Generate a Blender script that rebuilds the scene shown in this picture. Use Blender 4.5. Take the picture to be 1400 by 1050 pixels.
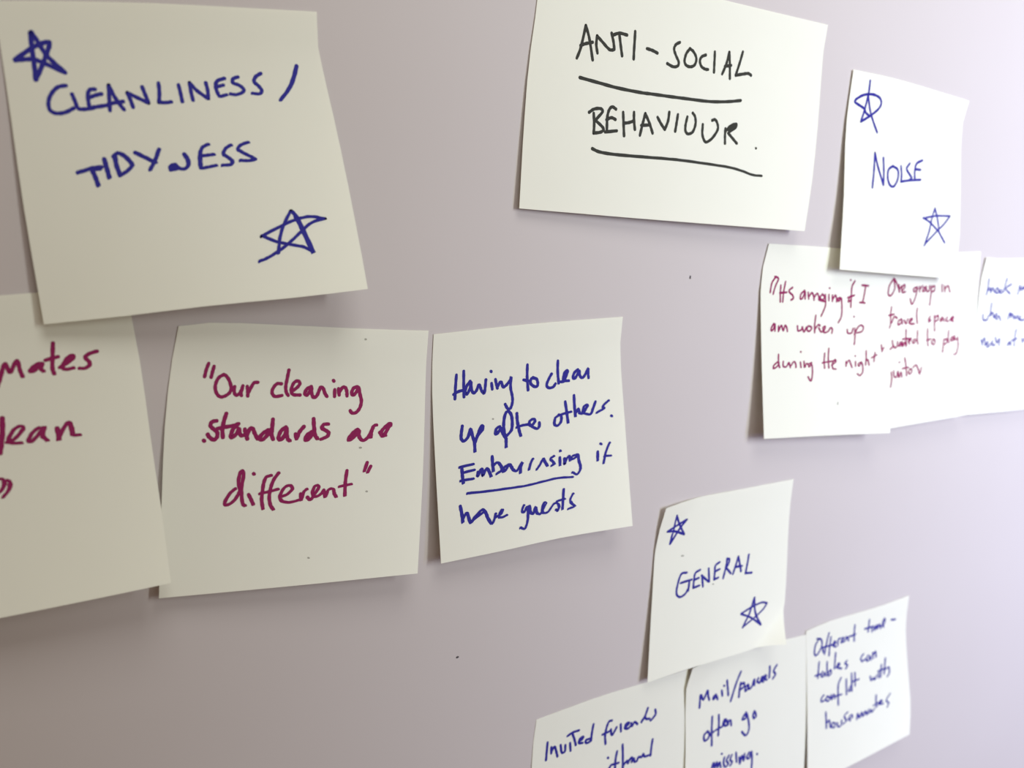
import bpy, bmesh, math
from mathutils import Vector, Matrix

scene = bpy.context.scene
for o in list(bpy.data.objects):
    bpy.data.objects.remove(o)
COL = scene.collection
MM = 0.001
EYE = 1.45            # height of the camera above the floor; wall data below is measured in mm from this level

# ------------------------------------------------------------------ camera
cam_data = bpy.data.cameras.new('camera')
cam = bpy.data.objects.new('camera', cam_data)
COL.objects.link(cam)
cam_data.sensor_width = 36.0
cam_data.lens = 1246.47 / 1400.0 * 36.0
cam_data.clip_start = 0.01
cam_data.clip_end = 50
cam.location = (0.0, -0.253786, EYE)
cam.rotation_euler = (math.pi / 2 - 0.249566, 0.0, -0.540515)
cam_data.dof.use_dof = True
cam_data.dof.focus_distance = 0.292
cam_data.dof.aperture_fstop = cam_data.lens / 2.8     # about a 3 mm phone aperture
scene.camera = cam

# ------------------------------------------------------------------ light
world = bpy.data.worlds.new('room_light')
scene.world = world
world.use_nodes = True
bg = world.node_tree.nodes['Background']
bg.inputs['Color'].default_value = (1.0, 0.70, 0.50, 1)
bg.inputs['Strength'].default_value = 0.18

def area(name, loc, target, size, energy, colour, shape='RECTANGLE', size_y=None):
    d = bpy.data.lights.new(name, 'AREA')
    d.shape = shape
    d.size = size
    if size_y: d.size_y = size_y
    d.energy = energy
    d.color = colour
    o = bpy.data.objects.new(name, d)
    COL.objects.link(o)
    o.location = loc
    o.rotation_euler = (Vector(target) - Vector(loc)).to_track_quat('-Z', 'Y').to_euler()
    return o

area('window_light', (0.43, -0.76, EYE + 0.16), (1.50, 0.0, EYE - 0.16), 0.34, 10.9, (0.89, 0.985, 0.93), size_y=0.34)
area('window_light_low', (0.55, -0.70, EYE), (1.50, 0.0, EYE - 0.25), 0.34, 7.8, (0.45, 0.53, 1.0), size_y=0.34)
area('ceiling_light', (0.10, -0.45, EYE + 0.60), (0.10, 0.0, EYE - 0.10), 0.35, 2.5, (0.93, 0.97, 0.92), size_y=0.35)

scene.view_settings.view_transform = 'Standard'
scene.view_settings.look = 'None'
scene.view_settings.gamma = 1
scene.view_settings.exposure = 0.0
scene.view_settings.use_curve_mapping = False

# ------------------------------------------------------------------ materials
def material(name, rgb, rough=0.8, spec=0.3):
    m = bpy.data.materials.new(name)
    m.use_nodes = True
    b = m.node_tree.nodes['Principled BSDF']
    b.inputs['Base Color'].default_value = (*rgb, 1)
    b.inputs['Roughness'].default_value = rough
    b.inputs['Specular IOR Level'].default_value = spec
    return m, m.node_tree, b

def mottle(nt, b, rgb_a, rgb_b, scale, detail=4.0, bump=0.0, bump_scale=400.0, distance=0.0002):
    tc = nt.nodes.new('ShaderNodeTexCoord')
    nz = nt.nodes.new('ShaderNodeTexNoise')
    nz.inputs['Scale'].default_value = scale
    nz.inputs['Detail'].default_value = detail
    mix = nt.nodes.new('ShaderNodeMix')
    mix.data_type = 'RGBA'
    mix.inputs['A'].default_value = (*rgb_a, 1)
    mix.inputs['B'].default_value = (*rgb_b, 1)
    nt.links.new(tc.outputs['Object'], nz.inputs['Vector'])
    nt.links.new(nz.outputs['Fac'], mix.inputs['Factor'])
    nt.links.new(mix.outputs['Result'], b.inputs['Base Color'])
    if bump:
        n2 = nt.nodes.new('ShaderNodeTexNoise')
        n2.inputs['Scale'].default_value = bump_scale
        n2.inputs['Detail'].default_value = 3
        bp = nt.nodes.new('ShaderNodeBump')
        bp.inputs['Strength'].default_value = bump
        bp.inputs['Distance'].default_value = distance
        nt.links.new(tc.outputs['Object'], n2.inputs['Vector'])
        nt.links.new(n2.outputs['Fac'], bp.inputs['Height'])
        nt.links.new(bp.outputs['Normal'], b.inputs['Normal'])

WALL, nt, b = material('painted_wall', (0.62, 0.57, 0.61), 0.6, 0.25)
mottle(nt, b, (0.566, 0.502, 0.500), (0.590, 0.526, 0.524), 14.0, 5.0, 0.12, 900.0, 0.0001)
PAPER, nt, b = material('pale_yellow_paper', (0.86, 0.85, 0.73), 0.75, 0.2)
mottle(nt, b, (0.925, 0.900, 0.815), (0.945, 0.922, 0.840), 60.0, 4.0, 0.06, 2500.0, 0.00004)
# thin paper lets part of the light through
tr = nt.nodes.new('ShaderNodeBsdfTranslucent')
tr.inputs['Color'].default_value = (0.93, 0.92, 0.74, 1)
mx = nt.nodes.new('ShaderNodeMixShader')
mx.inputs['Fac'].default_value = 0.20
nt.links.new(b.outputs['BSDF'], mx.inputs[1])
nt.links.new(tr.outputs['BSDF'], mx.inputs[2])
nt.links.new(mx.outputs['Shader'], nt.nodes['Material Output'].inputs['Surface'])
INK = {}
INK['blue'] = material('blue_marker_ink', (0.030, 0.026, 0.27), 0.6, 0.12)[0]
INK['red'] = material('magenta_marker_ink', (0.27, 0.016, 0.095), 0.6, 0.12)[0]
INK['black'] = material('black_marker_ink', (0.040, 0.039, 0.032), 0.6, 0.12)[0]
INK['fleck'] = material('grey_paper_fleck', (0.40, 0.38, 0.33), 0.8, 0.2)[0]
SPECK = material('dark_wall_speck', (0.07, 0.06, 0.065), 0.7, 0.2)[0]

# ------------------------------------------------------------------ helpers
def link(name, bm, mat, parent=None, smooth=True):
    me = bpy.data.meshes.new(name)
    bm.normal_update()
    bm.to_mesh(me)
    bm.free()
    me.materials.append(mat)
    if smooth:
        for p in me.polygons: p.use_smooth = True
    o = bpy.data.objects.new(name, me)
    COL.objects.link(o)
    if parent: o.parent = parent
    return o

def box(name, lo, hi, mat, kind='structure'):
    bm = bmesh.new()
    bmesh.ops.create_cube(bm, size=1)
    for v in bm.verts:
        v.co = Vector([lo[i] + (v.co[i] + 0.5) * (hi[i] - lo[i]) for i in range(3)])
    o = link(name, bm, mat, smooth=False)
    o['kind'] = kind
    return o

class Sheet:
    """A slightly curled paper sheet: four border curves (mm) and a lift off the wall."""
    def __init__(self, d):
        self.e = {k: [Vector(p) for p in v] for k, v in d['edges'].items()}
        self.z0, self.lift, self.curls = d['z0'], d['lift'], d['curls']
    @staticmethod
    def edge(E, t):
        k = t * (len(E) - 1)
        i = max(0, min(len(E) - 2, math.floor(k)))
        a = k - i
        return E[i] * (1 - a) + E[i + 1] * a
    def height(self, u, v):
        u = max(0.0, min(1.0, u)); v = max(0.0, min(1.0, v))
        s = max(0.0, (v - 0.12) / 0.88) ** 1.6
        z = self.z0 + (self.lift[0] * (1 - u) + self.lift[1] * u) * s
        for cu, cv, size, h in self.curls:
            z += h * max(0.0, 1 - (abs(u - cu) + abs(v - cv)) / size) ** 1.2
        return z
    def point(self, u, v, up=0.0):
        T, R, B, L = (self.e[k] for k in ('top', 'right', 'bottom', 'left'))
        a = self.edge(T, u) * (1 - v) + self.edge(B, u) * v
        c = self.edge(L, v) * (1 - u) + self.edge(R, v) * u
        k = T[0] * (1 - u) * (1 - v) + T[-1] * u * (1 - v) + B[0] * (1 - u) * v + B[-1] * u * v
        p = a + c - k
        return Vector((p.x, p.y, self.height(u, v) + up)) * MM

def paper_mesh(s, n=48, thick=0.1):
    bm = bmesh.new()
    front = [[bm.verts.new(s.point(i / n, j / n)) for i in range(n + 1)] for j in range(n + 1)]
    back = [[bm.verts.new(s.point(i / n, j / n, -thick)) for i in range(n + 1)] for j in range(n + 1)]
    for j in range(n):
        for i in range(n):
            bm.faces.new((front[j][i], front[j + 1][i], front[j + 1][i + 1], front[j][i + 1]))
            bm.faces.new((back[j][i], back[j][i + 1], back[j + 1][i + 1], back[j + 1][i]))
    rim = [(0, i) for i in range(n)] + [(i, n) for i in range(n)] + [(n, n - i) for i in range(n)] + [(n - i, 0) for i in range(n)]
    for k, (j, i) in enumerate(rim):
        j2, i2 = rim[(k + 1) % len(rim)]
        bm.faces.new([bm.verts.new(q.co) for q in (front[j][i], back[j][i], back[j2][i2], front[j2][i2])])
    return bm

def smooth_line(P, sub=5):
    """Catmull-Rom curve through the written points."""
    if len(P) < 3:
        return [P[0].lerp(P[-1], k / 4) for k in range(5)]
    out = []
    for i in range(len(P) - 1):
        p1, p2 = P[i], P[i + 1]
        p0 = P[i - 1] if i else p1 * 2 - p2
        p3 = P[i + 2] if i + 2 < len(P) else p2 * 2 - p1
        for k in range(sub):
            t = k / sub
            out.append(0.5 * ((2 * p1) + (p2 - p0) * t + (2 * p0 - 5 * p1 + 4 * p2 - p3) * t * t + (3 * p1 - p0 - 3 * p2 + p3) * t ** 3))
    out.append(P[-1])
    return out

def ink_mesh(s, strokes, up):
    """Felt-pen lines: thin bands with round ends that lie on the paper and follow its curl."""
    bm = bmesh.new()
    for w, P in strokes:
        uv = smooth_line(P)
        pts = [s.point(p.x, p.y, up) for p in uv]
        line = [pts[0]]
        for p in pts[1:]:
            if (p - line[-1]).length > 0.00004: line.append(p)
        r = w * MM / 2
        if len(line) == 1: line.append(line[0] + Vector((0.00005, 0, 0)))
        L, Rr = [], []
        m = len(line)
        for i in range(m):
            d = line[min(i + 1, m - 1)] - line[max(i - 1, 0)]
            d.z = 0
            d.normalize()
            nrm = Vector((-d.y, d.x, 0))
            q = r * (0.93 + 0.07 * math.sin(i * 1.7 + m))
            L.append(bm.verts.new(line[i] + nrm * q))
            Rr.append(bm.verts.new(line[i] - nrm * q))
        for i in range(m - 1):
            bm.faces.new((L[i], Rr[i], Rr[i + 1], L[i + 1]))
        for i, sgn in ((0, -1), (m - 1, 1)):
            d = line[min(i + 1, m - 1)] - line[max(i - 1, 0)]
            d.z = 0
            ang = math.atan2(d.y, d.x) + (0 if sgn > 0 else math.pi)
            q = (L[i].co - Rr[i].co).length / 2
            ring = [line[i] + Vector((math.cos(ang + t), math.sin(ang + t), 0)) * q for t in [-math.pi / 2 + math.pi * k / 8 for k in range(9)]]
            vs = [bm.verts.new(p) for p in ring]
            c = bm.verts.new(line[i])
            for k in range(8): bm.faces.new((c, vs[k], vs[k + 1]))
    return bm

PART = {'word': 'handwritten_word', 'star': 'drawn_star', 'underline': 'underline', 'quotation_mark': 'quotation_mark',
        'ink_dot': 'ink_dot', 'stroke': 'slash', 'paper_fleck': 'paper_fleck'}
TINT = {'blue': 'blue', 'red': 'magenta', 'black': 'black', 'fleck': 'grey'}

def sticky_note(d, label, group=None):
    root = bpy.data.objects.new('sticky_note', None)
    root.empty_display_size = 0.02
    COL.objects.link(root)
    root.location = (d['loc'][0] * MM, 0.0, EYE + d['loc'][1] * MM)
    root.rotation_euler = (math.pi / 2, math.radians(d['tilt']), 0)
    root['label'] = label
    root['category'] = 'sticky note'
    if group: root['group'] = group
    s = Sheet(d)
    link('paper', paper_mesh(s), PAPER, root)
    for kind, text, ink, data in d['marks']:
        strokes = []
        for piece in data.split(';'):
            a = piece.split(' ')
            strokes.append((float(a[0]), [Vector([int(q) / 10000 for q in p.split(',')]) for p in a[1:]]))
        o = link(PART[kind], ink_mesh(s, strokes, 0.04), INK[ink], root)
        o['label'] = ('word %s written in %s felt pen' % (text, TINT[ink])) if kind == 'word' else ('%s %s' % (TINT[ink], text) if kind != 'paper_fleck' else text)
    return root

# ------------------------------------------------------------------ the wall
wall = box('wall_back', (-1.6, 0.0, 0.0), (2.4, 0.12, 2.7), WALL)
for x, z, rx, rz in ((228.9, -45.0, 0.42, 0.75), (130.1, -170.9, 0.62, 0.42)):
    bm = bmesh.new()
    bmesh.ops.create_icosphere(bm, subdivisions=2, radius=1)
    for v in bm.verts: v.co = Vector((v.co.x * rx * MM, v.co.y * 0.12 * MM, v.co.z * rz * MM * (1.15 if v.co.z > 0 else 0.8)))
    o = link('wall_speck', bm, SPECK, wall)
    o.location = (x * MM, 0, EYE + z * MM)

# ------------------------------------------------------------------ the notes (millimetres on the wall; pen lines in 1/10000 of the sheet)
SHEETS = {}
SHEETS['A'] = dict(loc=(53.68, -2.11), tilt=-2.1, z0=0.5, lift=(3.5, 15), curls=[],
  edges=dict(top=[(-39.06,37.05),(-30.67,37.41),(-21.97,37.64),(-12.93,37.83),(-3.54,37.9),(6.22,37.84),(16.4,37.71),(27.03,37.57),(38.14,37.39)],
    right=[(38.14,37.39),(37.71,28.4),(38.76,19.41),(39.77,10.27),(40.48,0.97),(40.93,-8.41),(41.14,-17.84),(41.19,-27.26),(40.99,-36.64)],
    bottom=[(-40.07,-37.81),(-31.01,-37.73),(-21.67,-37.62),(-12.05,-37.33),(-2.13,-37.08),(8.11,-37.03),(18.7,-37.09),(29.65,-36.94),(40.99,-36.64)],
    left=[(-39.06,37.05),(-39.05,28.36),(-39.23,19.43),(-39.45,10.3),(-39.74,1.0),(-39.97,-8.46),(-40.05,-18.08),(-40.06,-27.86),(-40.07,-37.81)]),
  marks=[
   ('star', 'star in the top left corner', 'blue', "1.17 996,1007 971,1541 959,2061 933,2467;1.18 943,2454 1138,2143 1357,1754 1532,1389 1534,1298;1.17 1547,1298 1390,1311 968,1476 389,1829;1.17 400,1842 703,1822 990,1832 1358,1989 1884,2258;1.18 1034,989 1197,1298 1361,1649 1575,1925 1884,2253"),
   ('word', 'CLEANLINESS', 'blue', "1.03 1845,2665 1587,2706 1362,2899 1229,3151 1228,3406 1403,3525 1683,3504 1954,3385;1.04 1986,2940 2045,3170 2105,3389 2315,3418 2602,3385;1.05 2727,2794 2569,2808 2479,2950 2459,3237 2478,3365 2662,3358 3032,3311;1.05 2490,3054 2724,2984 2897,2948;1.06 3070,3487 3116,3080 3168,2676;1.06 3168,2676 3278,3026 3425,3322 3513,3471;1.06 3068,3265 3298,3236 3530,3208;1.07 3808,3403 3767,3155 3710,2931;1.07 3710,2931 3949,3069 4305,3270;1.08 4305,3270 4261,3044 4200,2749;1.08 4733,2623 4706,2931 4636,3258;1.09 4636,3258 4844,3274 5019,3253;1.05 5347,2679 5361,2938 5366,3243;1.06 5708,3198 5695,2937 5706,2611;1.06 5706,2611 5891,2870 6198,3145;1.07 6198,3145 6232,2868 6219,2606;1.08 6824,2449 6595,2534 6504,2700 6521,2931 6587,3062 6792,3007;1.07 6525,2746 6751,2676;1.08 7266,2386 7098,2457 7073,2591 7270,2687 7369,2820 7284,2934 7086,3004 6925,2979;1.1 8006,2249 7818,2375 7743,2547 7851,2680 7922,2848 7826,2970 7619,2951"),
   ('stroke', 'slash after the first word', 'blue', "1.33 9183,1967 9012,2389 8781,2806 8457,3186"),
   ('word', 'TIDYNESS', 'blue', "1.26 1792,5404 2015,5357 2242,5294 2536,5274;1.26 2224,5318 2297,5569 2351,5846;1.26 2285,5331 2480,5331;1.27 2655,5019 2692,5343 2721,5619;1.28 2993,4936 2995,5237 3064,5566;1.28 2951,4959 3100,4866 3280,4952 3441,5162 3470,5289 3298,5455 3088,5568;1.29 3634,4869 3941,5062 4202,5228;1.3 4377,4801 4218,5127 4015,5447;1.31 4794,5320 4655,5364 4645,5486 4803,5480;1.31 4738,5368 4771,5462;1.32 4792,5335 4905,5454 5060,5488 5187,5378 5205,5172 5129,4989;1.33 5914,4695 5726,4795 5617,5003 5571,5288 5590,5471 5811,5453 6039,5409;1.33 5605,5081 5827,5061 6026,5041;1.35 6612,4736 6449,4840 6346,5024 6468,5159 6560,5267 6501,5398 6261,5407;1.36 7163,4649 6926,4742 6820,4874 6951,5011 7173,5149 7280,5243 7053,5280 6836,5263"),
   ('star', 'star in the bottom right corner', 'blue', "1.55 6876,8697 7104,8621 7532,8392 7867,8159 8264,7831 8662,7522 9066,7421;1.55 9066,7421 8698,7314 8344,7341 7888,7486 7076,7857;1.55 7076,7857 7454,8074 7940,8238 8268,8341 8540,8537;1.55 8540,8537 8385,7890 8222,7293 8087,7065;1.54 8087,7065 7792,7550 7620,7968 7500,8460"),
  ])
SHEETS['B'] = dict(loc=(-1.54, -73.07), tilt=-1.5, z0=0.6, lift=(10, 14), curls=[],
  edges=dict(top=[(-38.08,39.37),(-29.94,39.29),(-21.46,39.21),(-12.63,39.12),(-3.41,39.03),(6.21,38.93),(16.26,38.8),(26.77,38.59),(37.78,38.35)],
    right=[(37.78,38.35),(38.28,28.56),(38.69,18.67),(38.67,8.75),(38.43,-1.16),(38.26,-11.04),(38.11,-20.86),(37.75,-30.58),(37.31,-40.15)],
    bottom=[(-37.02,-37.57),(-28.87,-37.94),(-20.43,-38.33),(-11.68,-38.73),(-2.61,-39.11),(6.8,-39.42),(16.58,-39.69),(26.74,-39.94),(37.31,-40.15)],
    left=[(-38.08,39.37),(-38.19,30.04),(-38.22,20.58),(-38.15,11.03),(-38.02,1.4),(-37.83,-8.29),(-37.59,-18.03),(-37.32,-27.8),(-37.02,-37.57)]),
  marks=[
   ('word', 'mates', 'red', "1.1 6034,2856 6163,2584 6301,2253 6373,2175 6411,2372 6461,2449 6644,2157 6711,2142 6720,2424 6761,2634;1.12 7270,2272 7105,2357 6981,2488 7079,2501 7257,2347 7368,2284 7291,2440 7350,2536;1.13 7754,1669 7676,2074 7607,2480 7630,2660;1.13 7460,2195 7815,2121;1.14 7804,2476 8021,2355 8221,2201 8199,2126 8046,2209 7881,2456 7964,2562 8165,2540;1.15 8891,2072 8658,2134 8540,2240 8619,2370 8623,2491 8483,2592 8335,2573"),
   ('word', 'lean', 'red', "1.36 6008,3863 5948,4287 5838,4731 5764,4978;1.37 6030,4645 6273,4566 6509,4313 6475,4204 6290,4279 6098,4540 6126,4688 6398,4731;1.39 6960,4324 6762,4468 6631,4680 6725,4724 6960,4499 7113,4318 7026,4568 7127,4759;1.4 7460,4400 7478,4638 7458,4781;1.41 7462,4753 7656,4430 7801,4276 7852,4461 7871,4700 8044,4727"),
   ('quotation_mark', 'closing quotation marks', 'red', "1.25 5623,5752 5720,5786 5750,5917 5653,6102 5564,6173;1.25 5841,5829 5905,5914 5843,6134 5655,6333"),
  ])
SHEETS['C'] = dict(loc=(78.86, -87.72), tilt=7.8, z0=0.4, lift=(4, 9), curls=[],
  edges=dict(top=[(-36.92,37.52),(-28.82,38.8),(-20.32,39.04),(-11.51,39.02),(-2.36,38.96),(7.14,38.89),(17.0,38.84),(27.25,38.92),(37.9,39.08)],
    right=[(37.9,39.08),(38.17,29.46),(38.69,19.77),(39.1,10.08),(39.33,0.38),(39.33,-9.28),(39.08,-18.89),(38.68,-28.42),(38.19,-37.87)],
    bottom=[(-39.17,-38.73),(-30.59,-38.64),(-21.73,-38.57),(-12.57,-38.49),(-3.11,-38.4),(6.67,-38.29),(16.8,-38.15),(27.3,-38.0),(38.19,-37.87)],
    left=[(-36.92,37.52),(-38.1,28.29),(-38.83,18.95),(-39.25,9.52),(-39.34,0.0),(-39.31,-9.59),(-39.28,-19.25),(-39.22,-28.96),(-39.17,-38.73)]),
  marks=[
   ('quotation_mark', 'opening quotation marks', 'red', "1.08 1461,1500 1395,1734 1361,1992;1.09 1681,1609 1647,1807 1614,2015"),
   ('word', 'Our', 'red', "1.1 2096,1917 1900,2043 1809,2313 1861,2566 2006,2729 2176,2731 2375,2608 2436,2427 2329,2136 2176,1954 2076,1917;1.11 2562,2373 2559,2536 2625,2681 2752,2643 2835,2498 2876,2333;1.11 2865,2424 2824,2607 2849,2697;1.11 3046,2349 3082,2532 3094,2714;1.12 3089,2641 3185,2421 3299,2218 3450,2198"),
   ('word', 'cleaning', 'red', "1.13 4361,2239 4191,2242 4054,2411 4030,2596 4150,2724 4412,2685;1.14 4614,1713 4574,2031 4539,2330 4574,2553 4658,2682;1.15 4783,2532 5001,2360 5084,2209 4985,2117 4837,2213 4760,2476 4847,2643 5113,2659;1.21 5526,2334 5362,2431 5297,2601 5394,2656 5515,2467 5547,2372 5559,2579 5644,2748 5773,2672 5856,2444 5907,2348 6006,2404 6074,2574 6165,2706;1.22 6453,2437 6459,2704;1.22 6381,2074 6405,2104;1.23 6594,2397 6636,2645;1.23 6621,2569 6743,2356 6857,2355 6921,2489 6941,2681;1.24 7334,2311 7183,2371 7115,2565 7195,2641 7323,2485 7374,2330 7444,2600 7513,2871 7466,3143 7320,3337 7167,3356 7087,3259"),
   ('ink_dot', 'dot before the second line', 'red', "1.29 1509,4334 1533,4360"),
   ('word', 'standards', 'red', "1.29 1962,3629 1796,3661 1743,3804 1868,3932 2003,4043 2012,4223 1886,4327 1714,4215 1654,4124;1.3 2318,3366 2245,3653 2204,3941 2237,4248;1.3 2016,3918 2276,3871 2610,3823 2810,3752;1.31 2793,3770 2616,3949 2536,4201 2593,4256 2770,4096 2836,3915 2861,4060 2922,4188 3070,4172;1.32 3061,3954 3106,4136 3170,4319;1.32 3147,4209 3247,3955 3359,3938 3442,4103 3565,4325;1.33 3961,3999 3782,4107 3639,4289 3755,4364 3968,4146 4071,3963;1.34 4120,3594 4108,3963 4099,4184 4161,4351;1.35 4630,3893 4447,4040 4364,4298 4461,4374 4621,4153 4668,3912 4678,4153 4723,4340 4802,4416;1.36 5019,4157 5063,4345;1.36 5080,4308 5164,4084 5323,3879;1.37 5631,4089 5466,4200 5398,4369 5474,4407 5618,4240 5705,4052;1.37 5685,3580 5718,3901 5767,4204 5867,4357;1.38 6264,3792 6093,3810 6022,3942 6178,4038 6295,4135 6226,4286 6020,4378"),
   ('word', 'are', 'red', "1.41 7402,4015 7234,4148 7071,4377 7130,4436 7315,4266 7460,4035 7468,4268 7624,4466 7806,4354 7930,4123 8017,3910 8128,3854;1.42 7931,4143 7926,4338;1.43 8271,4151 8408,4291 8590,3981 8682,3864 8641,3805 8473,3939 8327,4132 8371,4310 8485,4285"),
   ('paper_fleck', 'faint grey fleck under the word are', 'fleck', "0.68 7514,4735 7565,4736"),
   ('word', 'different', 'red', "1.2 2790,6173 2584,6351 2405,6668 2506,6766 2737,6637 2894,6410 2982,6227;1.21 2967,6227 2898,5896 2958,5571 3052,5527 3083,5715 3025,6088 3040,6463 3099,6747 3184,6821;1.22 3301,6404 3406,6597 3501,6789;1.21 3464,5624 3489,5653;1.23 4138,5727 3950,5791 3864,6025 3830,6355 3818,6639 3880,6973;1.23 4422,5640 4240,5896 4133,6226 4100,6557 4160,6845 4278,7017;1.23 3737,6399 4066,6342 4422,6261;1.24 4508,6575 4794,6468 4979,6259 4877,6135 4662,6223 4506,6527 4612,6723 4906,6785 5286,6707;1.25 5298,6466 5334,6710;1.26 5333,6686 5416,6423 5530,6307;1.26 5569,6615 5695,6728 5808,6563 5957,6326 5975,6195 5840,6209 5754,6439 5859,6614 6051,6550 6189,6385;1.27 6188,6360 6250,6633;1.28 6273,6609 6380,6369 6547,6353 6603,6528 6681,6655;1.28 7049,5633 7003,6102 7008,6623;1.28 6782,6265 7240,6187"),
   ('quotation_mark', 'closing quotation marks', 'red', "1.3 7822,5338 7720,5684;1.3 7963,5494 7852,5740"),
   ('paper_fleck', 'faint grey fleck below the closing quotation marks', 'fleck', "0.64 7825,6491 7863,6499"),
   ('paper_fleck', 'faint grey fleck near the top edge', 'fleck', "0.67 7506,413 7538,416"),
   ('paper_fleck', 'faint grey fleck near the bottom edge', 'fleck', "0.57 5703,8959 5741,8975"),
  ])
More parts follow.
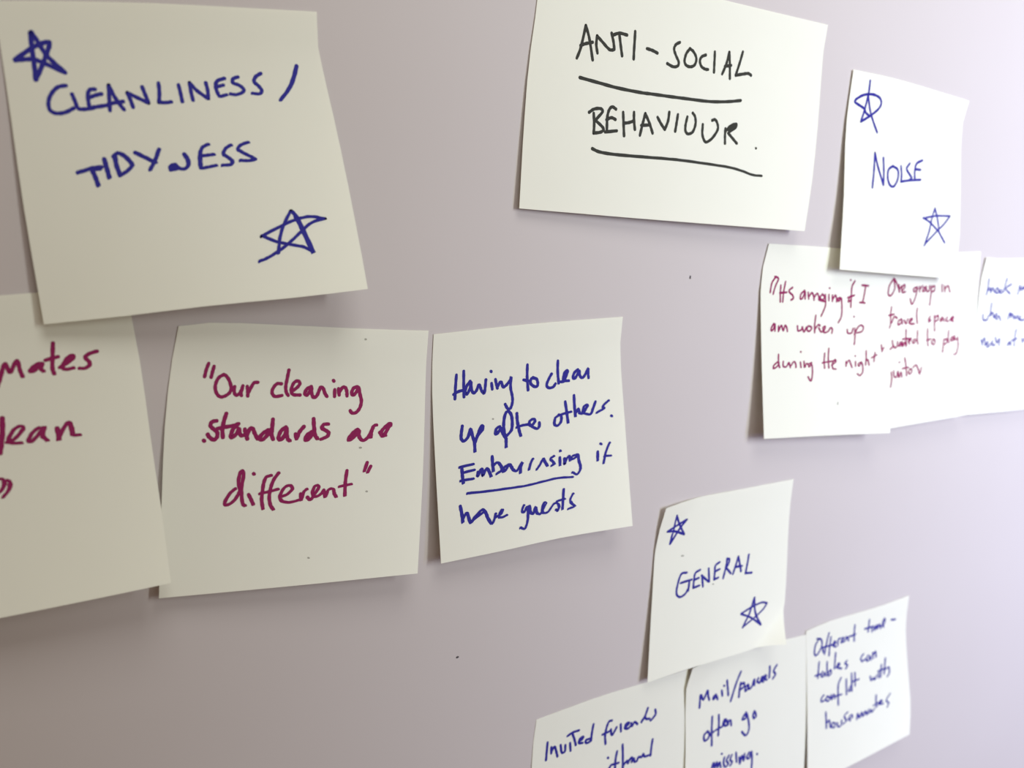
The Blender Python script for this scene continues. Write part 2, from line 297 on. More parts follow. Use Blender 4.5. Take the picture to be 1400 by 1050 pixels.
SHEETS['D'] = dict(loc=(159.93, -93.8), tilt=1.7, z0=0.4, lift=(5.5, 11), curls=[],
  edges=dict(top=[(-37.6,37.22),(-29.27,37.47),(-20.69,37.73),(-11.85,37.98),(-2.73,38.16),(6.69,38.24),(16.43,38.24),(26.48,38.21),(36.86,38.2)],
    right=[(36.86,38.2),(36.35,28.81),(36.92,19.31),(37.62,9.77),(38.12,0.26),(38.34,-9.22),(38.39,-18.63),(38.25,-27.97),(37.92,-37.21)],
    bottom=[(-37.18,-38.21),(-28.68,-37.98),(-19.95,-37.75),(-11.0,-37.46),(-1.85,-37.03),(7.58,-36.72),(17.37,-36.76),(27.49,-36.97),(37.92,-37.21)],
    left=[(-37.6,37.22),(-38.04,28.07),(-38.15,18.81),(-37.99,9.46),(-37.77,0.04),(-37.57,-9.45),(-37.39,-18.99),(-37.25,-28.58),(-37.18,-38.21)]),
  marks=[
   ('word', 'Having', 'blue', "1.18 1283,1911 1239,2358 1181,2952;1.18 1669,1782 1664,2320 1658,2922;1.18 1112,2751 1374,2653 1682,2624;1.19 2001,2272 1817,2467 1730,2715 1828,2813 1994,2574 2052,2321 2069,2625 2164,2809 2325,2720 2466,2476 2539,2593 2607,2774 2729,2875 2793,2622 2839,2301;1.21 3134,2488 3162,2753;1.2 3108,1943 3133,1968;1.21 3345,2337 3390,2561 3433,2740;1.22 3435,2697 3575,2504 3664,2514 3737,2723 3903,2664 4117,2469 4183,2322 4128,2778 4192,3182 4190,3447 4070,3719 3917,3721 3803,3508"),
   ('word', 'to', 'blue', "1.23 5057,1863 5029,2395 5047,3020;1.23 4831,2528 5172,2633;1.24 5307,2491 5509,2557 5575,2765 5515,2902 5362,2885 5192,2724 5227,2549 5333,2480"),
   ('word', 'clean', 'blue', "1.25 6320,2415 6154,2647 6033,2904 6155,3044 6362,3029 6499,2884;1.26 6670,1835 6647,2286 6668,2877;1.27 6759,2818 6940,2812 7114,2510 7173,2333 7014,2410 6920,2719 7018,2797 7199,2814;1.28 7716,2335 7532,2456 7442,2677 7542,2731 7708,2517 7791,2387 7804,2617 7924,2742 8088,2596 8256,2334 8245,2563 8257,2771"),
   ('word', 'up', 'blue', "1.32 1498,4194 1426,4529 1413,4743 1556,4870 1771,4704 1920,4378 2002,4692 2084,5006 2085,5395;1.33 2109,5010 2258,4726 2464,4362 2568,4332 2531,4501 2283,4729 2141,4927;1.33 2349,4521 2487,4408"),
   ('word', 'after', 'blue', "1.35 3455,4472 3268,4556 3203,4745 3304,4780 3527,4547 3566,4728 3633,4869 3749,5060;1.35 3725,5429 3739,5059 3669,4742 3671,4347 3774,3966 3934,3855 4077,4006 4118,4319 4054,4707 3809,4937;1.36 4385,4002 4387,4356 4457,4808 4518,5039;1.38 4341,4637 4654,4592 4966,4599 5140,4658 5306,4478 5236,4380 5054,4446 5018,4597 5209,4756 5406,4849 5517,4730 5529,4574"),
   ('word', 'others', 'blue', "1.34 6599,4366 6387,4479 6317,4742 6460,4849 6651,4689 6697,4422 6576,4341;1.34 6949,3768 6994,4227 7030,4754;1.34 6677,4352 7223,4274;1.35 7435,3520 7425,3999 7439,4502;1.36 7448,4389 7617,4178 7677,4390 7853,4408 8023,4195 8111,4043 7928,4094 7832,4360 7953,4441 8231,4492 8380,4231 8533,3923;1.37 9223,3945 8899,4190 8967,4289 8569,4457"),
   ('ink_dot', 'full stop', 'blue', "1.39 9304,4666 9336,4707"),
   ('word', 'Embarrasing', 'blue', "1.36 1358,6026 1363,6350 1394,6700;1.36 1253,5988 1963,5951;1.36 1369,6259 1999,6212;1.37 1267,6588 1919,6593;1.38 2184,6331 2160,6522 2326,6268 2410,6248 2430,6529 2587,6306 2683,6256 2781,6419 2849,6616;1.38 2964,5746 2968,6074 2983,6403;1.39 2987,6194 3215,6064 3396,6231 3409,6444 3154,6560;1.4 3809,6246 3583,6329 3488,6503 3628,6477 3836,6250 3923,6334 4036,6518 4223,6585 4521,6240 4422,6485 4379,6705;1.42 5079,6183 4956,6379 4855,6626;1.37 5262,6689 5439,6500 5619,6263 5693,6394 5816,6605;1.38 6175,6224 6002,6320 6129,6483 6178,6587 6035,6638;1.38 6485,6313 6471,6675;1.38 6525,6003 6539,6029;1.39 6719,6401 6717,6659 6842,6432 6987,6318 7006,6525;1.4 7374,6303 7150,6349 7113,6481 7310,6427 7431,6286 7465,6584 7529,6837 7483,7076 7306,7223 7095,7098"),
   ('underline', 'line under the third row', 'blue', "1.36 1578,7189 2641,7260 3843,7311 4664,7341 5490,7300 6320,7261 7078,7315"),
   ('word', 'it', 'blue', "1.42 8469,6284 8438,6700;1.42 8642,5923 8683,5967;1.42 9126,5939 8902,6359 8746,6860;1.43 8808,6546 9132,6560"),
   ('word', 'have', 'blue', "1.37 1163,7678 1222,8032 1251,8405;1.39 1257,8314 1436,8067 1517,8080 1626,8458 1734,8475 1822,8383 2083,8171 2314,8022 2468,8186 2560,8434 2755,8723 2905,8539 2975,8317;1.39 1706,8480 1883,8287 2257,8045 2374,8115 2218,8215 1963,8327 1764,8434;1.41 3019,8465 3273,8367 3341,8191 3224,8289 3155,8488 3315,8539 3540,8483"),
   ('word', 'guests', 'blue', "1.43 4465,8199 4366,8418 4470,8508 4652,8280 4651,8660 4601,8983 4445,9262 4231,9174;1.38 4752,8274 4796,8568 4944,8666 5059,8377 5120,8650 5276,8749 5453,8564 5610,8304 5502,8285 5400,8555 5468,8735 5716,8706 6014,8421 6182,8401 6290,8564 6210,8754 6121,8681;1.4 6578,7806 6518,8258 6457,8710;1.39 6189,8315 6599,8270;1.41 7048,8091 6891,8361 6984,8569 7085,8681 6751,8753"),
   ('paper_fleck', 'faint grey fleck between the upper rows', 'fleck', "0.67 3105,4076 3135,4089"),
  ])
SHEETS['E'] = dict(loc=(221.86, 14.3), tilt=5.5, z0=0.4, lift=(2, 6.5), curls=[],
  edges=dict(top=[(-63.08,37.89),(-49.77,37.92),(-35.78,37.95),(-21.05,37.98),(-5.53,38.02),(10.85,38.09),(28.17,38.21),(46.52,38.39),(65.98,38.59)],
    right=[(65.98,38.59),(65.58,29.32),(66.07,19.96),(66.42,10.46),(66.46,0.84),(66.07,-8.88),(65.25,-18.66),(63.82,-28.47),(62.02,-38.28)],
    bottom=[(-64.92,-38.2),(-51.62,-38.26),(-37.7,-38.33),(-23.11,-38.39),(-7.79,-38.42),(8.32,-38.42),(25.27,-38.39),(43.14,-38.34),(62.02,-38.28)],
    left=[(-63.08,37.89),(-63.18,28.79),(-63.68,19.53),(-64.48,10.14),(-64.94,0.68),(-65.05,-8.88),(-65.06,-18.55),(-64.99,-28.32),(-64.92,-38.2)]),
  marks=[
   ('word', 'ANTI-SOCIAL', 'black', "1.14 1577,3747 1667,3282 1744,2378;1.15 1744,2378 1923,2889 2117,3701;1.15 1645,3214 1819,3099 2044,2990;1.15 2254,3389 2178,3052 2172,2700;1.16 2172,2700 2404,2924 2645,3148 2783,3134;1.17 2811,3108 2751,2803 2656,2470;1.17 2680,2558 2916,2404 3185,2413;1.17 2919,2442 3009,2891 3095,3306;1.18 3454,2192 3477,2816 3503,3344;1.2 3919,2804 4108,2834 4287,2905;1.16 5031,2253 4896,2387 4848,2595 4934,2848 5049,3095 5032,3276 4878,3352 4664,3265;1.18 5386,2437 5280,2682 5243,3007 5319,3186 5477,3207 5608,3075 5634,2790 5520,2542 5386,2437;1.19 5951,2571 5816,2685 5767,2877 5832,3100 5966,3188 6078,3181;1.2 6259,2351 6277,2831 6290,3251;1.21 6570,3263 6679,2809 6751,2241;1.21 6751,2241 6803,2778 6845,3401;1.21 6639,2901 6852,2806;1.22 7220,2095 7141,2611 7038,3210;1.23 7038,3210 7302,3084 7475,3021 7573,3080"),
   ('underline', 'line under the upper row', 'black', "1.22 1749,4501 2430,4584 3052,4660 3838,4688 4206,4672 4833,4649 5452,4619 6239,4572 6850,4442 7283,4298"),
   ('word', 'BEHAVIOUR', 'black', "1.18 2321,5848 2366,6288 2375,6659;1.17 2163,5839 2325,5679 2541,5621 2616,5738 2416,6100;1.18 2403,6132 2616,6319 2701,6454 2603,6583 2375,6659;1.19 3058,5541 2929,5472 2831,5622 2791,5949 2811,6491;1.19 2766,6037 2928,5924 3070,5974;1.19 2754,6550 3147,6433;1.2 3313,5626 3360,6112 3409,6597;1.21 3687,5555 3710,5896 3765,6270;1.2 3358,6074 3528,6024 3711,5915;1.22 3948,6486 4008,5994 4070,5539;1.22 4070,5539 4234,5914 4369,6316;1.22 3966,6060 4269,5985;1.23 4494,5612 4638,5878 4778,6087;1.24 4778,6087 4865,5718 4885,5322;1.24 5183,5362 5162,5740 5139,6100;1.2 5508,5396 5470,5761 5488,6036 5588,6137 5736,6010 5807,5656 5770,5344 5682,5202;1.22 6059,5629 6071,6049 6153,6316 6254,6379 6436,6144 6581,5751 6547,5473 6461,5336 6372,5386;1.23 6839,5660 6845,5986 6868,6330;1.23 6847,5781 7017,5503 7198,5385 7178,5554 6973,5798;1.24 6945,5845 7117,6059 7273,6258;1.23 6936,5703 7143,5499"),
   ('underline', 'line under the lower row', 'black', "1.2 2368,7301 2623,7397 3119,7423 4054,7382 4898,7337 5517,7323 6400,7346 7089,7381 7542,7477 7925,7606 8238,7601"),
   ('ink_dot', 'full stop', 'black', "1.01 7936,6351 7949,6365"),
  ])
SHEETS['F'] = dict(loc=(342.43, -12.14), tilt=6.4, z0=0.9, lift=(5.5, 6.5), curls=[],
  edges=dict(top=[(-39.87,38.98),(-31.09,39.19),(-22.08,39.39),(-12.86,39.41),(-3.43,39.21),(6.25,38.92),(16.19,38.56),(26.41,38.18),(36.92,37.82)],
    right=[(36.92,37.82),(35.18,28.57),(36.4,19.22),(38.23,9.82),(39.91,0.29),(41.17,-9.35),(42.09,-19.1),(41.62,-28.88),(38.68,-38.62)],
    bottom=[(-35.74,-38.18),(-27.22,-38.25),(-18.49,-38.31),(-9.55,-38.38),(-0.39,-38.44),(9.01,-38.49),(18.64,-38.53),(28.53,-38.57),(38.68,-38.62)],
    left=[(-39.87,38.98),(-39.64,29.67),(-39.48,20.23),(-38.67,10.73),(-37.49,1.15),(-36.49,-8.56),(-36.01,-18.36),(-35.8,-28.25),(-35.74,-38.18)]),
  marks=[
   ('star', 'star in the top left corner', 'blue', "1.13 1520,390 1557,1091 1411,1870 1208,2497;1.14 1208,2497 1850,2173 2536,1747 2771,1398 2561,1136 1924,1036 1193,1146 597,1421 525,1586 1111,1744 1404,1839 1548,2014 1898,2136;1.14 1566,1122 1811,1699 2058,2119 2657,2883"),
   ('word', 'NOISE', 'blue', "1.17 2394,5709 2497,4811 2553,3947;1.17 2553,3947 2811,4588 3329,5497;1.18 3329,5497 3333,4792 3280,4125;1.19 4103,4452 3733,4688 3693,5142 3923,5472 4245,5471 4551,5051 4540,4597 4103,4452;1.19 4808,4371 4873,4821 4830,5184;1.21 4830,5184 5526,5041 6503,4895;1.2 5561,4149 5298,4443 5520,4680 5740,4885 5525,5022;1.21 6644,3845 6162,4074 6007,4489 6014,4919;1.21 6060,4384 6495,4363"),
   ('star', 'star in the bottom right corner', 'blue', "1.1 7067,8341 7367,7586 7593,6777 7815,6277;1.11 7815,6277 8021,6736 8181,7288 8209,7513 8792,8068;1.11 9118,6572 8599,7080 8071,7468 7104,8282;1.1 6828,6877 7427,7074 8070,7440;1.1 6829,6904 7946,6675 9118,6572"),
  ])
SHEETS['G'] = dict(loc=(302.4, -76.73), tilt=5.7, z0=0.6, lift=(7, 11.5), curls=[],
  edges=dict(top=[(-38.57,38.65),(-30.44,38.71),(-22.12,38.78),(-13.59,38.83),(-4.84,38.8),(4.14,38.7),(13.36,38.53),(22.83,38.33),(32.54,38.14)],
    right=[(32.54,38.14),(35.06,28.61),(36.9,18.98),(38.13,9.31),(39.06,-0.38),(39.7,-10.06),(40.0,-19.7),(39.97,-29.29),(39.6,-38.79)],
    bottom=[(-33.56,-38.0),(-25.18,-38.03),(-16.6,-38.05),(-7.82,-38.09),(1.18,-38.16),(10.41,-38.26),(19.89,-38.42),(29.62,-38.6),(39.6,-38.79)],
    left=[(-38.57,38.65),(-40.06,29.43),(-39.85,19.99),(-38.54,10.46),(-37.33,0.86),(-36.23,-8.8),(-35.22,-18.5),(-34.32,-28.24),(-33.56,-38.0)]),
  marks=[
   ('quotation_mark', 'opening quotation marks', 'red', "0.92 1108,1692 821,2024 738,2514;0.93 1013,1695 1311,1797 1121,2169 971,2600"),
   ('word', "It's", 'red', "0.93 1536,2128 1529,2527 1528,2984;0.93 1889,1935 1797,2399 1713,2981;0.93 1482,2528 2038,2486;0.94 2467,2229 2216,2377 2273,2499 2491,2617 2556,2781 2368,2877"),
   ('word', 'annoying', 'red', "0.95 3431,2359 3159,2552 3113,2800 3300,2734 3482,2420 3488,2792;0.95 3720,2446 3771,2786;0.96 3771,2693 4000,2469 4143,2589 4190,2836;0.96 4190,2712 4422,2487 4565,2639 4566,2826;0.97 4848,2506 4660,2699 4850,2819 5038,2656 4848,2506;0.97 4660,2836 5085,2887;0.97 5084,2529 5103,3062 4939,3381 4743,3668;0.97 5364,2519 5365,2833;0.97 5408,2163 5427,2175;0.97 5646,2540 5647,2855;0.98 5695,2727 5882,2531 5979,2717 5979,2875;0.98 6264,2643 6074,2714 6169,2837 6357,2671 6402,3210 6346,3657 6104,3981"),
   ('word', 'if', 'red', "0.98 7082,1647 7101,1659;0.99 7431,1693 7200,2026 7158,2541 7111,3119;0.99 6874,2617 7396,2467;0.99 6970,2677 6923,2839 7160,2733"),
   ('word', 'I', 'red', "1 8297,1938 8202,2365 8060,2823;1 8009,1889 8538,1894;1 7824,2834 8250,2848"),
   ('word', 'am', 'red', "0.94 996,4119 805,4334 801,4486 991,4363 1090,4119 1081,4484;0.94 1367,4238 1360,4512;0.94 1409,4420 1599,4205 1732,4479 1878,4203 2015,4324 2057,4508"),
   ('word', 'woken', 'red', "0.96 2858,4225 2899,4471 3181,4407 3231,4252 3365,4529 3560,4279;0.96 3703,4216 3604,4403 3790,4494 3981,4305 3797,4215;0.97 4320,3645 4218,4146 4208,4551;0.97 4212,4395 4499,4141 4640,4189;0.98 4543,4297 4727,4513 4966,4416 5064,4226 4874,4292 4963,4542 5198,4506;0.98 5292,4473 5484,4280 5623,4372 5571,4562"),
   ('word', 'up', 'red', "1 6804,4344 6846,4535 7130,4528 7280,4267;1 7423,4264 7410,4714 7348,5132;1.01 7367,4586 7756,4125 8086,4147 7986,4409 7559,4517"),
   ('ink_dot', 'small dot above the word up', 'red', "1 7359,3617 7377,3636"),
   ('word', 'during', 'red', "0.95 1216,6098 926,6279 921,6430 1208,6311 1354,6129;0.95 1324,5701 1307,6129 1391,6373;0.95 1680,6070 1671,6314 1903,6347 2098,6134;0.96 2145,6134 2230,6380;0.96 2279,6288 2523,6087 2657,6198 2669,6383;0.97 3033,6108 3070,6386;0.96 3072,5564 3090,5582;0.97 3316,6078 3351,6388 3498,6203 3657,6235;0.98 3923,6142 3685,6235 3730,6360 3919,6236 3972,6640 3843,7106 3617,6886"),
   ('word', 'the', 'red', "0.99 5312,5386 5248,5890 5274,6425;0.99 4767,6156 5333,6091 5758,6045;0.98 4977,5641 4912,6080 4947,6426;0.99 5512,6280 5850,6089 5761,5982 5562,6204 5601,6456 5836,6488"),
   ('word', 'night', 'red', "1 6652,6070 6641,6325;1.01 6693,6197 6890,6004 7023,6194 7111,6386;1.01 7410,6062 7398,6319;1.01 7385,5754 7403,5773;1.02 7878,6089 7639,6188 7681,6317 7922,6153 7974,6572 7757,6832 7527,6736;1.02 8283,5469 8267,5858 8201,6247;1.02 8258,6052 8405,5953 8486,6244;1.03 8991,5554 8876,6044;1.03 8697,5851 9128,5682"),
   ('quotation_mark', 'closing quotation marks', 'red', "1.03 9507,5120 9563,5479;1.03 9534,5480 9713,5260"),
   ('paper_fleck', 'grey fleck below the writing', 'fleck', "0.8 5913,8271 5909,8364"),
  ])
SHEETS['H'] = dict(loc=(367.0, -81.97), tilt=2.1, z0=0.4, lift=(6, 8.5), curls=[],
  edges=dict(top=[(-37.58,38.1),(-28.86,38.12),(-19.94,38.14),(-10.81,38.16),(-1.47,38.19),(8.1,38.21),(17.9,38.24),(27.94,38.26),(38.24,38.29)],
    right=[(38.24,38.29),(39.41,28.83),(40.06,19.31),(40.29,9.77),(40.12,0.22),(39.61,-9.32),(38.78,-18.83),(37.64,-28.28),(36.2,-37.67)],
    bottom=[(-36.85,-38.72),(-28.42,-38.54),(-19.8,-38.39),(-10.97,-38.27),(-1.94,-38.18),(7.29,-38.08),(16.73,-37.98),(26.36,-37.85),(36.2,-37.67)],
    left=[(-37.58,38.1),(-36.54,28.65),(-35.84,19.13),(-35.49,9.56),(-35.38,-0.06),(-35.48,-9.7),(-35.77,-19.37),(-36.23,-29.05),(-36.85,-38.72)]),
  marks=[
   ('word', 'One', 'red', "0.96 1994,1351 1591,1776 1517,2247 1800,2327 2105,1931 1998,1385 2375,1806 2571,2154;0.96 2482,1741 2538,2153;0.96 2561,2017 2733,1833;0.97 2843,2097 3050,1899 2982,1760 2777,1957 2851,2200 3127,2177"),
   ('word', 'group', 'red', "0.98 4224,1944 3899,2035 3968,2211 4289,2050;0.98 4227,1979 4191,2220 4056,2629 3807,2928 3609,2609;0.98 4445,1918 4470,2231;0.98 4513,2059 4723,1894;0.98 4845,2003 4749,2208 4972,2182 4958,2007 4845,2003;0.99 5063,1942 5141,2224 5361,2198 5394,1919;0.99 5561,1926 5548,2486 5490,3043;0.99 5540,2065 5841,1937 5865,2219 5590,2278"),
   ('word', 'in', 'red', "1 6563,1894 6598,2320;1 6793,1974 6855,2331;1 6864,2154 7129,1987 7328,2351"),
   ('word', 'shared', 'red', "0.96 1892,3008 1835,3412 1879,3957 1788,4188;0.96 1672,3471 2172,3429;0.97 1985,3895 2183,3580 2470,3663;0.97 2863,3739 2598,3861 2616,4067 2883,3945 2922,3777 3001,4020;0.98 3150,3823 3338,4039 3481,3773;0.98 3614,3986 3881,3863 3871,3759 3657,3851 3733,4061 4123,4084;0.99 4330,3195 4305,3610 4400,4065"),
   ('word', 'space', 'red', "1 5599,3749 5448,3915 5676,3963 5461,4056;1 5988,3700 6027,4123 6091,4619;1 6057,3844 6326,3718 6349,3966 6077,4056;1.01 6726,3846 6572,3979 6638,4088 6845,3924 6918,4105;1.01 7233,3875 7081,4043 7314,4128;1.02 7477,4066 7802,3979 7736,3868 7531,4034 7819,4158"),
   ('word', 'wanted', 'red', "0.97 1956,5419 2214,5295;0.97 2116,4955 2206,5199 2424,5377 2614,5261 2616,5036;0.98 2865,5093 2751,5304 2935,5248 2997,5081 3053,5324;0.98 3087,5087 3165,5332 3312,5102 3447,5351;0.98 3368,4384 3410,4937 3497,5286;0.98 3073,4915 3914,4935;0.99 3648,5090 3866,5035 3802,4927 3645,5055 3774,5236;0.99 4251,4991 4040,5115 4161,5227 4369,5068;0.99 4473,4520 4475,5006 4558,5288"),
   ('word', 'to', 'red', "1 5408,4472 5453,5070 5522,5459;1 5380,5134 5768,5090;1.01 5994,5105 5844,5306 6080,5427 6174,5223 5994,5105"),
   ('word', 'play', 'red', "1.02 7005,5173 6981,5526 6936,5948;1.02 7012,5245 7288,5193 7254,5439 7012,5493;1.02 7418,4703 7402,5200 7478,5419;1.02 7781,5084 7630,5252 7804,5336 7896,5128 7969,5312;1.03 7998,5028 8075,5248 8300,5264 8287,5119 8388,5629 8258,6121 8037,6175"),
   ('word', 'guitar', 'red', "0.98 2169,6759 2254,7106 2182,7610;0.98 2891,6230 2915,6252;0.98 2389,6709 2473,7023 2698,7075 2784,6775;0.99 2843,6814 2924,7128 3101,6835 3202,7117;0.99 3391,6034 3545,6527 3648,7086;0.99 3218,6639 3777,6614;0.99 3950,6697 3801,6891 3976,7009 4127,6814 3950,6697;1 4224,6649 4493,6532 4743,6829 4876,7084 5014,6712"),
  ])
SHEETS['I'] = dict(loc=(449.52, -87.63), tilt=2, z0=0.2, lift=(5, 6), curls=[(0, 0, 0.28, 0.8)],
  edges=dict(top=[(-40.04,38.25),(-30.24,37.45),(-20.4,37.19),(-10.86,37.09),(-1.25,37.1),(8.56,37.16),(18.57,37.27),(28.81,37.38),(39.28,37.49)],
    right=[(39.28,37.49),(41.14,28.05),(42.48,18.55),(43.31,9.0),(43.79,-0.57),(43.95,-10.17),(43.84,-19.78),(43.48,-29.39),(42.88,-38.99)],
    bottom=[(-42.12,-36.74),(-32.23,-37.26),(-22.09,-37.82),(-11.71,-38.36),(-1.14,-38.8),(9.59,-39.08),(20.46,-39.12),(31.53,-39.04),(42.88,-38.99)],
    left=[(-40.04,38.25),(-41.14,29.25),(-40.8,19.97),(-40.63,10.61),(-40.64,1.2),(-40.75,-8.25),(-41.01,-17.74),(-41.45,-27.25),(-42.12,-36.74)]),
  marks=[
   ('word', 'knock', 'blue', "0.99 814,1363 825,1901 739,2375;0.99 857,2101 1074,1925 1140,2226 1305,1918 1503,2190;1 1726,1920 1604,2156 1829,2260 1937,2057 1726,1920;1 2219,2025 2027,2159 2147,2262 2399,2162;1 2689,1282 2553,1756 2453,2163;1.01 3202,1699 2640,1961 3128,2312"),
   ('word', 'on', 'blue', "1.02 3962,2367 4031,2060 4127,1803 4263,2136 4448,1867 4533,2076 4728,1876"),
   ('word', 'when', 'blue', "1 555,3649 654,3981 1023,3975 1142,3705;1 1346,2896 1317,3435 1300,3704;1 1353,3705 1536,3506 1687,3846;1.01 1729,3779 1967,3580 1845,3849 2072,3954;1.01 2046,3785 2225,3774 2401,4027"),
   ('word', 'more', 'blue', "1.02 3144,3946 3306,3543 3407,3886 3534,3617 3747,3964;1.03 3826,3763 3966,3972 4155,3775 4304,4054 4486,3788 4414,4059 4857,4076 5105,3882"),
   ('word', 'noise', 'blue', "1 615,5248 764,5582;1 746,5448 917,5148 1064,5617;1.01 1081,5584 1319,5385 1258,5719 1555,5594 1643,5462;1.01 1784,5331 1766,5600 2031,5607;1.02 2021,5135 2226,5478 2456,5214 2462,5654"),
   ('word', 'at', 'blue', "1.03 3511,5455 3324,5686 3629,5527 3673,5699;1.03 4112,4661 4028,5272 4035,5750;1.03 3721,5394 4246,5282"),
   ('word', 'night', 'blue', "1.04 4794,5307 4917,5587;1.04 4922,5450 5224,5261"),
  ])
SHEETS['J'] = dict(loc=(252.07, -170.0), tilt=3.5, z0=0.5, lift=(3.5, 6), curls=[(1, 1, 0.22, 6.0), (0, 0, 0.3, 2.0)],
  edges=dict(top=[(-34.05,34.71),(-25.53,35.52),(-16.76,36.06),(-8.04,36.23),(0.78,36.27),(9.79,36.36),(19.01,36.49),(28.46,36.61),(38.16,36.74)],
    right=[(38.16,36.74),(38.05,27.48),(38.17,18.16),(38.49,8.79),(38.73,-0.59),(38.72,-9.92),(38.25,-19.15),(35.51,-26.83),(32.59,-33.43)],
    bottom=[(-36.7,-38.02),(-28.13,-37.48),(-19.34,-36.99),(-10.27,-36.66),(-0.93,-36.42),(8.65,-36.19),(18.43,-35.83),(26.18,-34.56),(32.59,-33.43)],
    left=[(-34.05,34.71),(-35.5,25.98),(-36.2,16.95),(-36.12,7.79),(-36.12,-1.33),(-36.18,-10.47),(-36.31,-19.63),(-36.47,-28.82),(-36.7,-38.02)]),
  marks=[
   ('star', 'star in the top left corner', 'blue', "1.11 1032,2360 1156,1556 1139,733;1.11 1139,733 1595,1415 1990,2004;1.11 1990,2004 1348,1720 670,1554;1.11 670,1554 1375,1366 2054,1188;1.11 2054,1188 1667,1547 1067,2328"),
   ('word', 'GENERAL', 'blue', "1.13 2375,4258 1980,4256 1766,4768 1701,5311 1961,5564 2346,5446 2571,5093;1.14 1961,4769 2748,4727;1.14 2583,4777 2536,5326;1.14 3322,4269 2979,4409 2902,4834 2874,5228;1.15 2919,4773 3244,4719;1.15 2874,5228 3317,5165;1.15 3572,5275 3470,4615;1.15 3440,4610 3960,5062;1.16 4010,5070 3937,4295;1.16 4726,4061 4427,4214 4392,4611 4356,5008;1.16 4390,4546 4741,4467;1.16 4356,5008 4655,4938;1.17 5013,5038 5195,4421 5280,3950;1.17 5259,3947 5444,4018 5323,4346 5195,4421 5557,4848;1.18 5710,4915 5903,4460 6095,3963;1.18 6095,3963 6209,4430 6297,4853;1.18 5854,4533 6363,4555;1.19 6859,3973 6765,4447 6620,5035;1.19 6620,5035 7076,5077"),
   ('star', 'star in the bottom right corner', 'blue', "1.21 6620,8283 6986,7441 7307,6599;1.21 7307,6599 7411,7528 8036,8458;1.21 8036,8458 7134,7780 6392,7388;1.21 6391,7363 7274,7087 7928,7024 8340,7161;1.22 8340,7161 8060,7428 7438,7803 6637,8270"),
   ('paper_fleck', 'faint grey fleck below the upper star', 'fleck', "0.75 1934,3216 2064,3235"),
   ('paper_fleck', 'faint grey fleck under the word', 'fleck', "0.7 4278,5252 4328,5261"),
  ])
SHEETS['K'] = dict(loc=(199.54, -247.13), tilt=2, z0=0.2, lift=(4, 4), curls=[],
  edges=dict(top=[(-37.97,38.65),(-29.47,38.97),(-20.77,39.31),(-11.81,39.56),(-2.52,39.58),(7.17,39.23),(17.12,38.89),(27.27,38.72),(37.7,38.58)],
    right=[(37.7,38.58),(38.4,28.73),(38.92,18.9),(39.29,9.11),(39.55,-0.68),(39.72,-10.47),(39.8,-20.25),(39.81,-30.04),(39.73,-39.81)],
    bottom=[(-39.47,-37.42),(-30.47,-37.69),(-21.23,-37.97),(-11.74,-38.26),(-2.01,-38.55),(8.0,-38.85),(18.29,-39.16),(28.86,-39.48),(39.73,-39.81)],
    left=[(-37.97,38.65),(-38.96,29.51),(-39.4,20.13),(-39.36,10.58),(-39.31,1.0),(-39.28,-8.6),(-39.28,-18.21),(-39.34,-27.82),(-39.47,-37.42)]),
  marks=[
   ('word', 'Invited', 'blue', "1.17 940,1576 922,2069 906,2561;1.18 1205,1924 1230,2284;1.18 1226,2224 1409,1961 1567,2336 1646,2596;1.19 1815,2005 1910,2447 2113,2454 2126,2105;1.19 2431,2086 2490,2547;1.19 2231,1639 2565,1539 2969,1549;1.19 2533,1558 2690,1933 2813,2327;1.2 3008,2212 3238,2108 3266,1999 3066,2054 3011,2272 3250,2349;1.21 3686,2251 3449,2265 3491,2426 3695,2432 3822,2294;1.21 3914,1489 3838,1942 3794,2404"),
   ('word', 'friends', 'blue', "1.22 5098,1634 4899,1666 4747,2040 4697,2443 4740,2875;1.22 4522,2270 4959,2223;1.23 5055,2132 5134,2484 5323,2268 5416,2114;1.24 5677,2007 5707,2438;1.24 5956,2297 6185,2149 6182,2057 6015,2101 5956,2315 6160,2397 6355,2271;1.25 6350,2136 6403,2334 6561,2136 6753,2314;1.25 7145,2071 6965,2302 7210,2016 7394,1545;1.26 7210,2016 7316,2169 7519,2216;1.26 7870,1779 7912,2039 7751,2238 7589,2342"),
   ('word', 'without', 'blue', "1.23 4894,3701 4928,3742;1.24 4964,4381 5095,4212;1.24 5482,3518 5389,3972 5362,4475;1.24 5127,4192 5591,4215;1.25 5830,3229 5853,3872 5864,4631;1.26 5862,4479 6128,4258 6184,4427 6328,4210 6459,4190 6430,4443 6560,4258 6610,4469 6762,4457 6859,4273 7061,4336 7159,4182 7263,4368 7632,4362;1.27 7748,3504 7671,4005 7633,4424"),
  ])
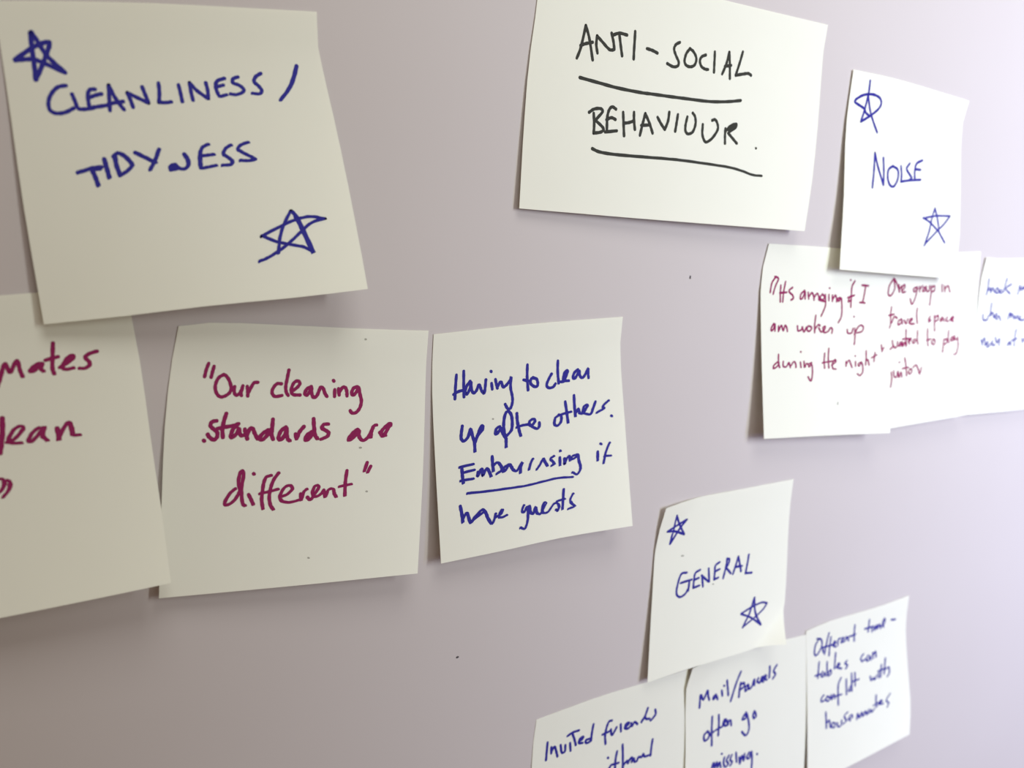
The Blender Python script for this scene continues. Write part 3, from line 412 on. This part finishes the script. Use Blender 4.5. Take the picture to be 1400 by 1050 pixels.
SHEETS['L'] = dict(loc=(273.98, -250.2), tilt=3, z0=0.4, lift=(6, 4), curls=[(0, 0, 0.3, 2.0)],
  edges=dict(top=[(-37.6,39.92),(-28.76,39.92),(-19.82,39.99),(-10.98,39.93),(-2.0,39.63),(7.28,39.16),(16.85,38.57),(26.66,37.95),(36.69,37.38)],
    right=[(36.69,37.38),(37.68,27.61),(38.45,17.87),(38.99,8.18),(39.38,-1.49),(39.64,-11.15),(39.77,-20.79),(39.8,-30.41),(39.73,-40.02)],
    bottom=[(-38.82,-37.29),(-29.82,-37.62),(-20.61,-37.96),(-11.17,-38.3),(-1.5,-38.64),(8.42,-38.98),(18.59,-39.33),(29.02,-39.67),(39.73,-40.02)],
    left=[(-37.6,39.92),(-39.11,30.6),(-37.9,20.08),(-37.02,10.0),(-36.51,0.17),(-36.49,-9.47),(-37.01,-18.88),(-37.86,-28.13),(-38.82,-37.29)]),
  marks=[
   ('word', 'Mail', 'blue', "1.24 1111,2681 1216,1955 1422,2311 1751,1847 1795,2166 1885,2427;1.25 2402,2248 2214,2338 2212,2475 2401,2385 2449,2328 2544,2560;1.25 2877,2119 2925,2442;1.25 3056,1876 3085,1904;1.26 3301,1626 3355,2057 3406,2522"),
   ('stroke', 'slash between the words', 'blue', "1.27 4413,1340 4028,1999 3612,2929"),
   ('word', 'parcels', 'blue', "1.27 4413,2012 4323,2417 4286,2839;1.27 4416,2155 4657,2066 4709,2290 4420,2403;1.28 5002,2248 4808,2384 4814,2600 5006,2499 5050,2294 5122,2540 5339,2429 5522,2036 5531,2398;1.29 5859,2035 5749,2229 5965,2348;1.29 6040,2277 6249,2117 6149,2023 6058,2222 6276,2357;1.3 6328,2207 6485,2057 6387,1985 6327,2170 6540,2289;1.3 6746,1485 6760,1783 6728,2182;1.3 7324,1526 7079,1834 7234,2089 7021,2318"),
   ('word', 'often', 'blue', "1.25 1755,4258 1472,4429 1523,4762 1809,4699 1901,4405 1708,4281;1.26 2126,3473 2089,4208 2113,5211;1.26 1904,4583 2285,4404;1.26 2652,3505 2665,4150 2631,4747;1.26 2429,4372 2960,4299;1.27 3007,4240 3244,4015 3143,3917 3005,4167 3254,4341;1.27 3342,4041 3401,4343 3492,4116 3640,4118 3699,4422"),
   ('word', 'go', 'blue', "1.29 4905,3929 4668,4161 4624,4296 4871,4285 4959,4015 5181,4730 5152,5162 4919,5358 4603,5055;1.3 5590,4024 5501,4223 5560,4458 5752,4359 5641,4073"),
   ('word', 'missing', 'blue', "1.27 2195,6624 2313,6301 2443,6660 2561,6336 2690,6695 2812,6407 2960,6772;1.28 2969,5942 3000,5973;1.28 3208,6232 3164,6507 3259,6822;1.29 3584,6229 3407,6468 3578,6733 3390,6860;1.29 3834,6263 3708,6517 3891,6713 3740,6887;1.29 4174,6212 4272,6821;1.3 4480,6589 4553,7010 4694,6539 4873,6918 4908,6489;1.31 5283,6520 5107,6765 5312,6896 5477,6501 5567,7043 5563,7633"),
   ('ink_dot', 'full stop', 'blue', "1.32 5951,6782 5994,6824"),
  ])
SHEETS['M'] = dict(loc=(347.12, -251.99), tilt=0.7, z0=0.5, lift=(6, 8), curls=[],
  edges=dict(top=[(-38.78,38.99),(-30.56,39.55),(-22.0,39.79),(-12.93,39.44),(-3.55,38.88),(6.02,38.34),(15.65,38.07),(25.33,38.1),(35.19,38.18)],
    right=[(35.19,38.18),(35.11,28.73),(35.42,19.24),(36.71,9.52),(38.06,-0.19),(39.23,-9.8),(40.11,-19.29),(39.66,-28.3),(38.06,-36.85)],
    bottom=[(-34.48,-40.32),(-25.79,-40.27),(-16.92,-40.21),(-8.02,-39.94),(0.91,-39.45),(9.96,-38.85),(19.14,-38.19),(28.5,-37.51),(38.06,-36.85)],
    left=[(-38.78,38.99),(-37.25,28.75),(-36.05,18.59),(-35.17,8.56),(-34.56,-1.39),(-34.21,-11.26),(-34.11,-21.03),(-34.22,-30.72),(-34.48,-40.32)]),
  marks=[
   ('word', 'Different', 'blue', "1.14 1237,891 894,1223 823,1718 1094,1840 1568,1412 1500,962 1101,809;1.15 1635,1516 1712,1838;1.15 2294,741 2100,1208 1830,1998;1.15 2500,1055 2373,1627 2298,2210;1.15 1635,1533 2599,1597;1.16 2677,1659 2963,1552 2831,1434 2703,1665 2990,1818;1.16 3161,1771 3196,1431 3417,1351;1.16 3489,1630 3748,1427 3615,1396 3555,1662 3856,1644;1.17 3882,1632 4005,1396 4233,1693;1.17 4807,770 4778,1300 4798,1839;1.17 4200,1457 4915,1420"),
   ('word', 'time-', 'blue', "1.19 6213,716 6194,1168 6156,1525;1.19 5812,1264 6465,1282;1.19 6528,1251 6554,1625;1.2 6728,1302 6814,1601 6987,1276 7076,1577 7252,1297 7410,1617;1.2 7467,1491 7779,1300 7740,1008 7577,1243 7699,1604;1.21 8441,1299 8849,1397"),
   ('word', 'tables', 'blue', "1.15 1284,2365 1202,2858 1114,3347;1.15 849,3142 1457,3186;1.16 1595,3095 1452,3314 1648,3411 1792,3192 1914,3441;1.16 2084,2583 2065,3095 2115,3453;1.16 2120,3368 2399,3186 2455,3417 2179,3514;1.16 2961,2201 2882,2702 2795,3201;1.17 2994,3164 3330,3073 3203,2955 3060,3180 3513,3381;1.18 4060,2991 3858,3117 4110,3311 3904,3479"),
   ('word', 'can', 'blue', "1.19 5709,2956 5436,3156 5554,3411 5822,3346;1.2 6164,3163 5952,3380 6143,3521 6357,3260 6406,3548;1.21 6629,3109 6634,3494;1.21 6646,3296 6896,3091 6941,3471"),
   ('word', 'confldt', 'blue', "1.17 1662,4620 1390,4801 1446,4989 1709,4977;1.17 1983,4796 1841,4972 2098,5131 2238,4954 1983,4796;1.18 2380,4821 2429,5137 2640,4849 2754,5140;1.18 3413,3966 3129,4328 3060,5006 3052,5657;1.18 2760,5012 3411,5057;1.19 3928,4188 3900,4620 3888,5188;1.19 4348,4741 4111,4941 4194,5070 4399,4932;1.19 4468,3932 4414,5113;1.19 4796,3973 4760,4853;1.2 4496,4515 5154,4515"),
   ('word', 'with', 'blue', "1.21 6263,4644 6368,4949 6576,4830 6692,5002 6913,4749;1.22 7123,4628 7090,4986;1.22 7428,4164 7288,5000;1.22 7065,4519 7729,4536;1.22 7851,3831 7744,4355 7632,4876;1.23 7721,4626 8125,4569 8155,4951 7937,5160"),
   ('word', 'housemates', 'blue', "1.18 1810,5782 1825,6304 1836,6825;1.18 1844,6568 2107,6385 2219,6893;1.19 2423,6649 2348,6888 2600,7004 2674,6766 2423,6649;1.19 2865,6778 2979,7072 3236,7061 3317,6735;1.2 3916,6383 3584,6550 3760,6908 3430,7030;1.2 3953,6879 4340,6863 4287,6670 4024,6768 4137,7023;1.21 4776,7129 4865,6755 5062,7102 5251,6785 5396,7119 5598,6822 5744,7121;1.22 5961,6828 5818,7009 6008,7070 6153,6888 6266,7106 6539,6923;1.23 6735,6071 6700,6518 6736,6897;1.23 6426,6703 7082,6643;1.23 6941,6781 7274,6706 7153,6574 7004,6802 7391,6883;1.24 8083,6421 7689,6752 7901,7011 7750,7238"),
  ])

LABELS = {
 'A': 'large tilted cream note with blue CLEANLINESS / TIDYNESS and two blue stars, top left',
 'B': 'cream note cut by the left edge, magenta words mates and lean, under the tidyness note',
 'C': 'cream note with magenta writing Our cleaning standards are different in quotation marks',
 'D': 'cream note with four rows of blue handwriting about having to clean up after others',
 'E': 'wide cream note with black underlined words ANTI-SOCIAL BEHAVIOUR',
 'F': 'bright cream note with blue word NOISE and two blue stars, above the magenta-written pair',
 'G': 'cream note with magenta writing about being woken up at night, left below the noise note',
 'H': 'cream note with magenta writing about one group in shared space, partly behind its left neighbour',
 'I': 'cream note cut by the right edge with blue rows starting knock on, when, noise at',
 'J': 'cream note with blue word GENERAL, two blue stars and a curled bottom right corner',
 'K': 'cream note with blue words Invited friends, cut by the bottom edge, lower left of three',
 'L': 'cream note with blue words Mail/parcels often go missing, middle of the lower three',
 'M': 'cream note with blue writing Different time-tables, rightmost of the lower three',
}
GROUPS = {'A': 'heading notes with stars', 'F': 'heading notes with stars', 'J': 'heading notes with stars', 'E': None,
          'B': 'notes on cleanliness', 'C': 'notes on cleanliness', 'D': 'notes on cleanliness',
          'G': 'notes on noise', 'H': 'notes on noise', 'I': 'notes on noise',
          'K': 'general notes', 'L': 'general notes', 'M': 'general notes'}
for key, data in SHEETS.items():
    sticky_note(data, LABELS[key], GROUPS[key])
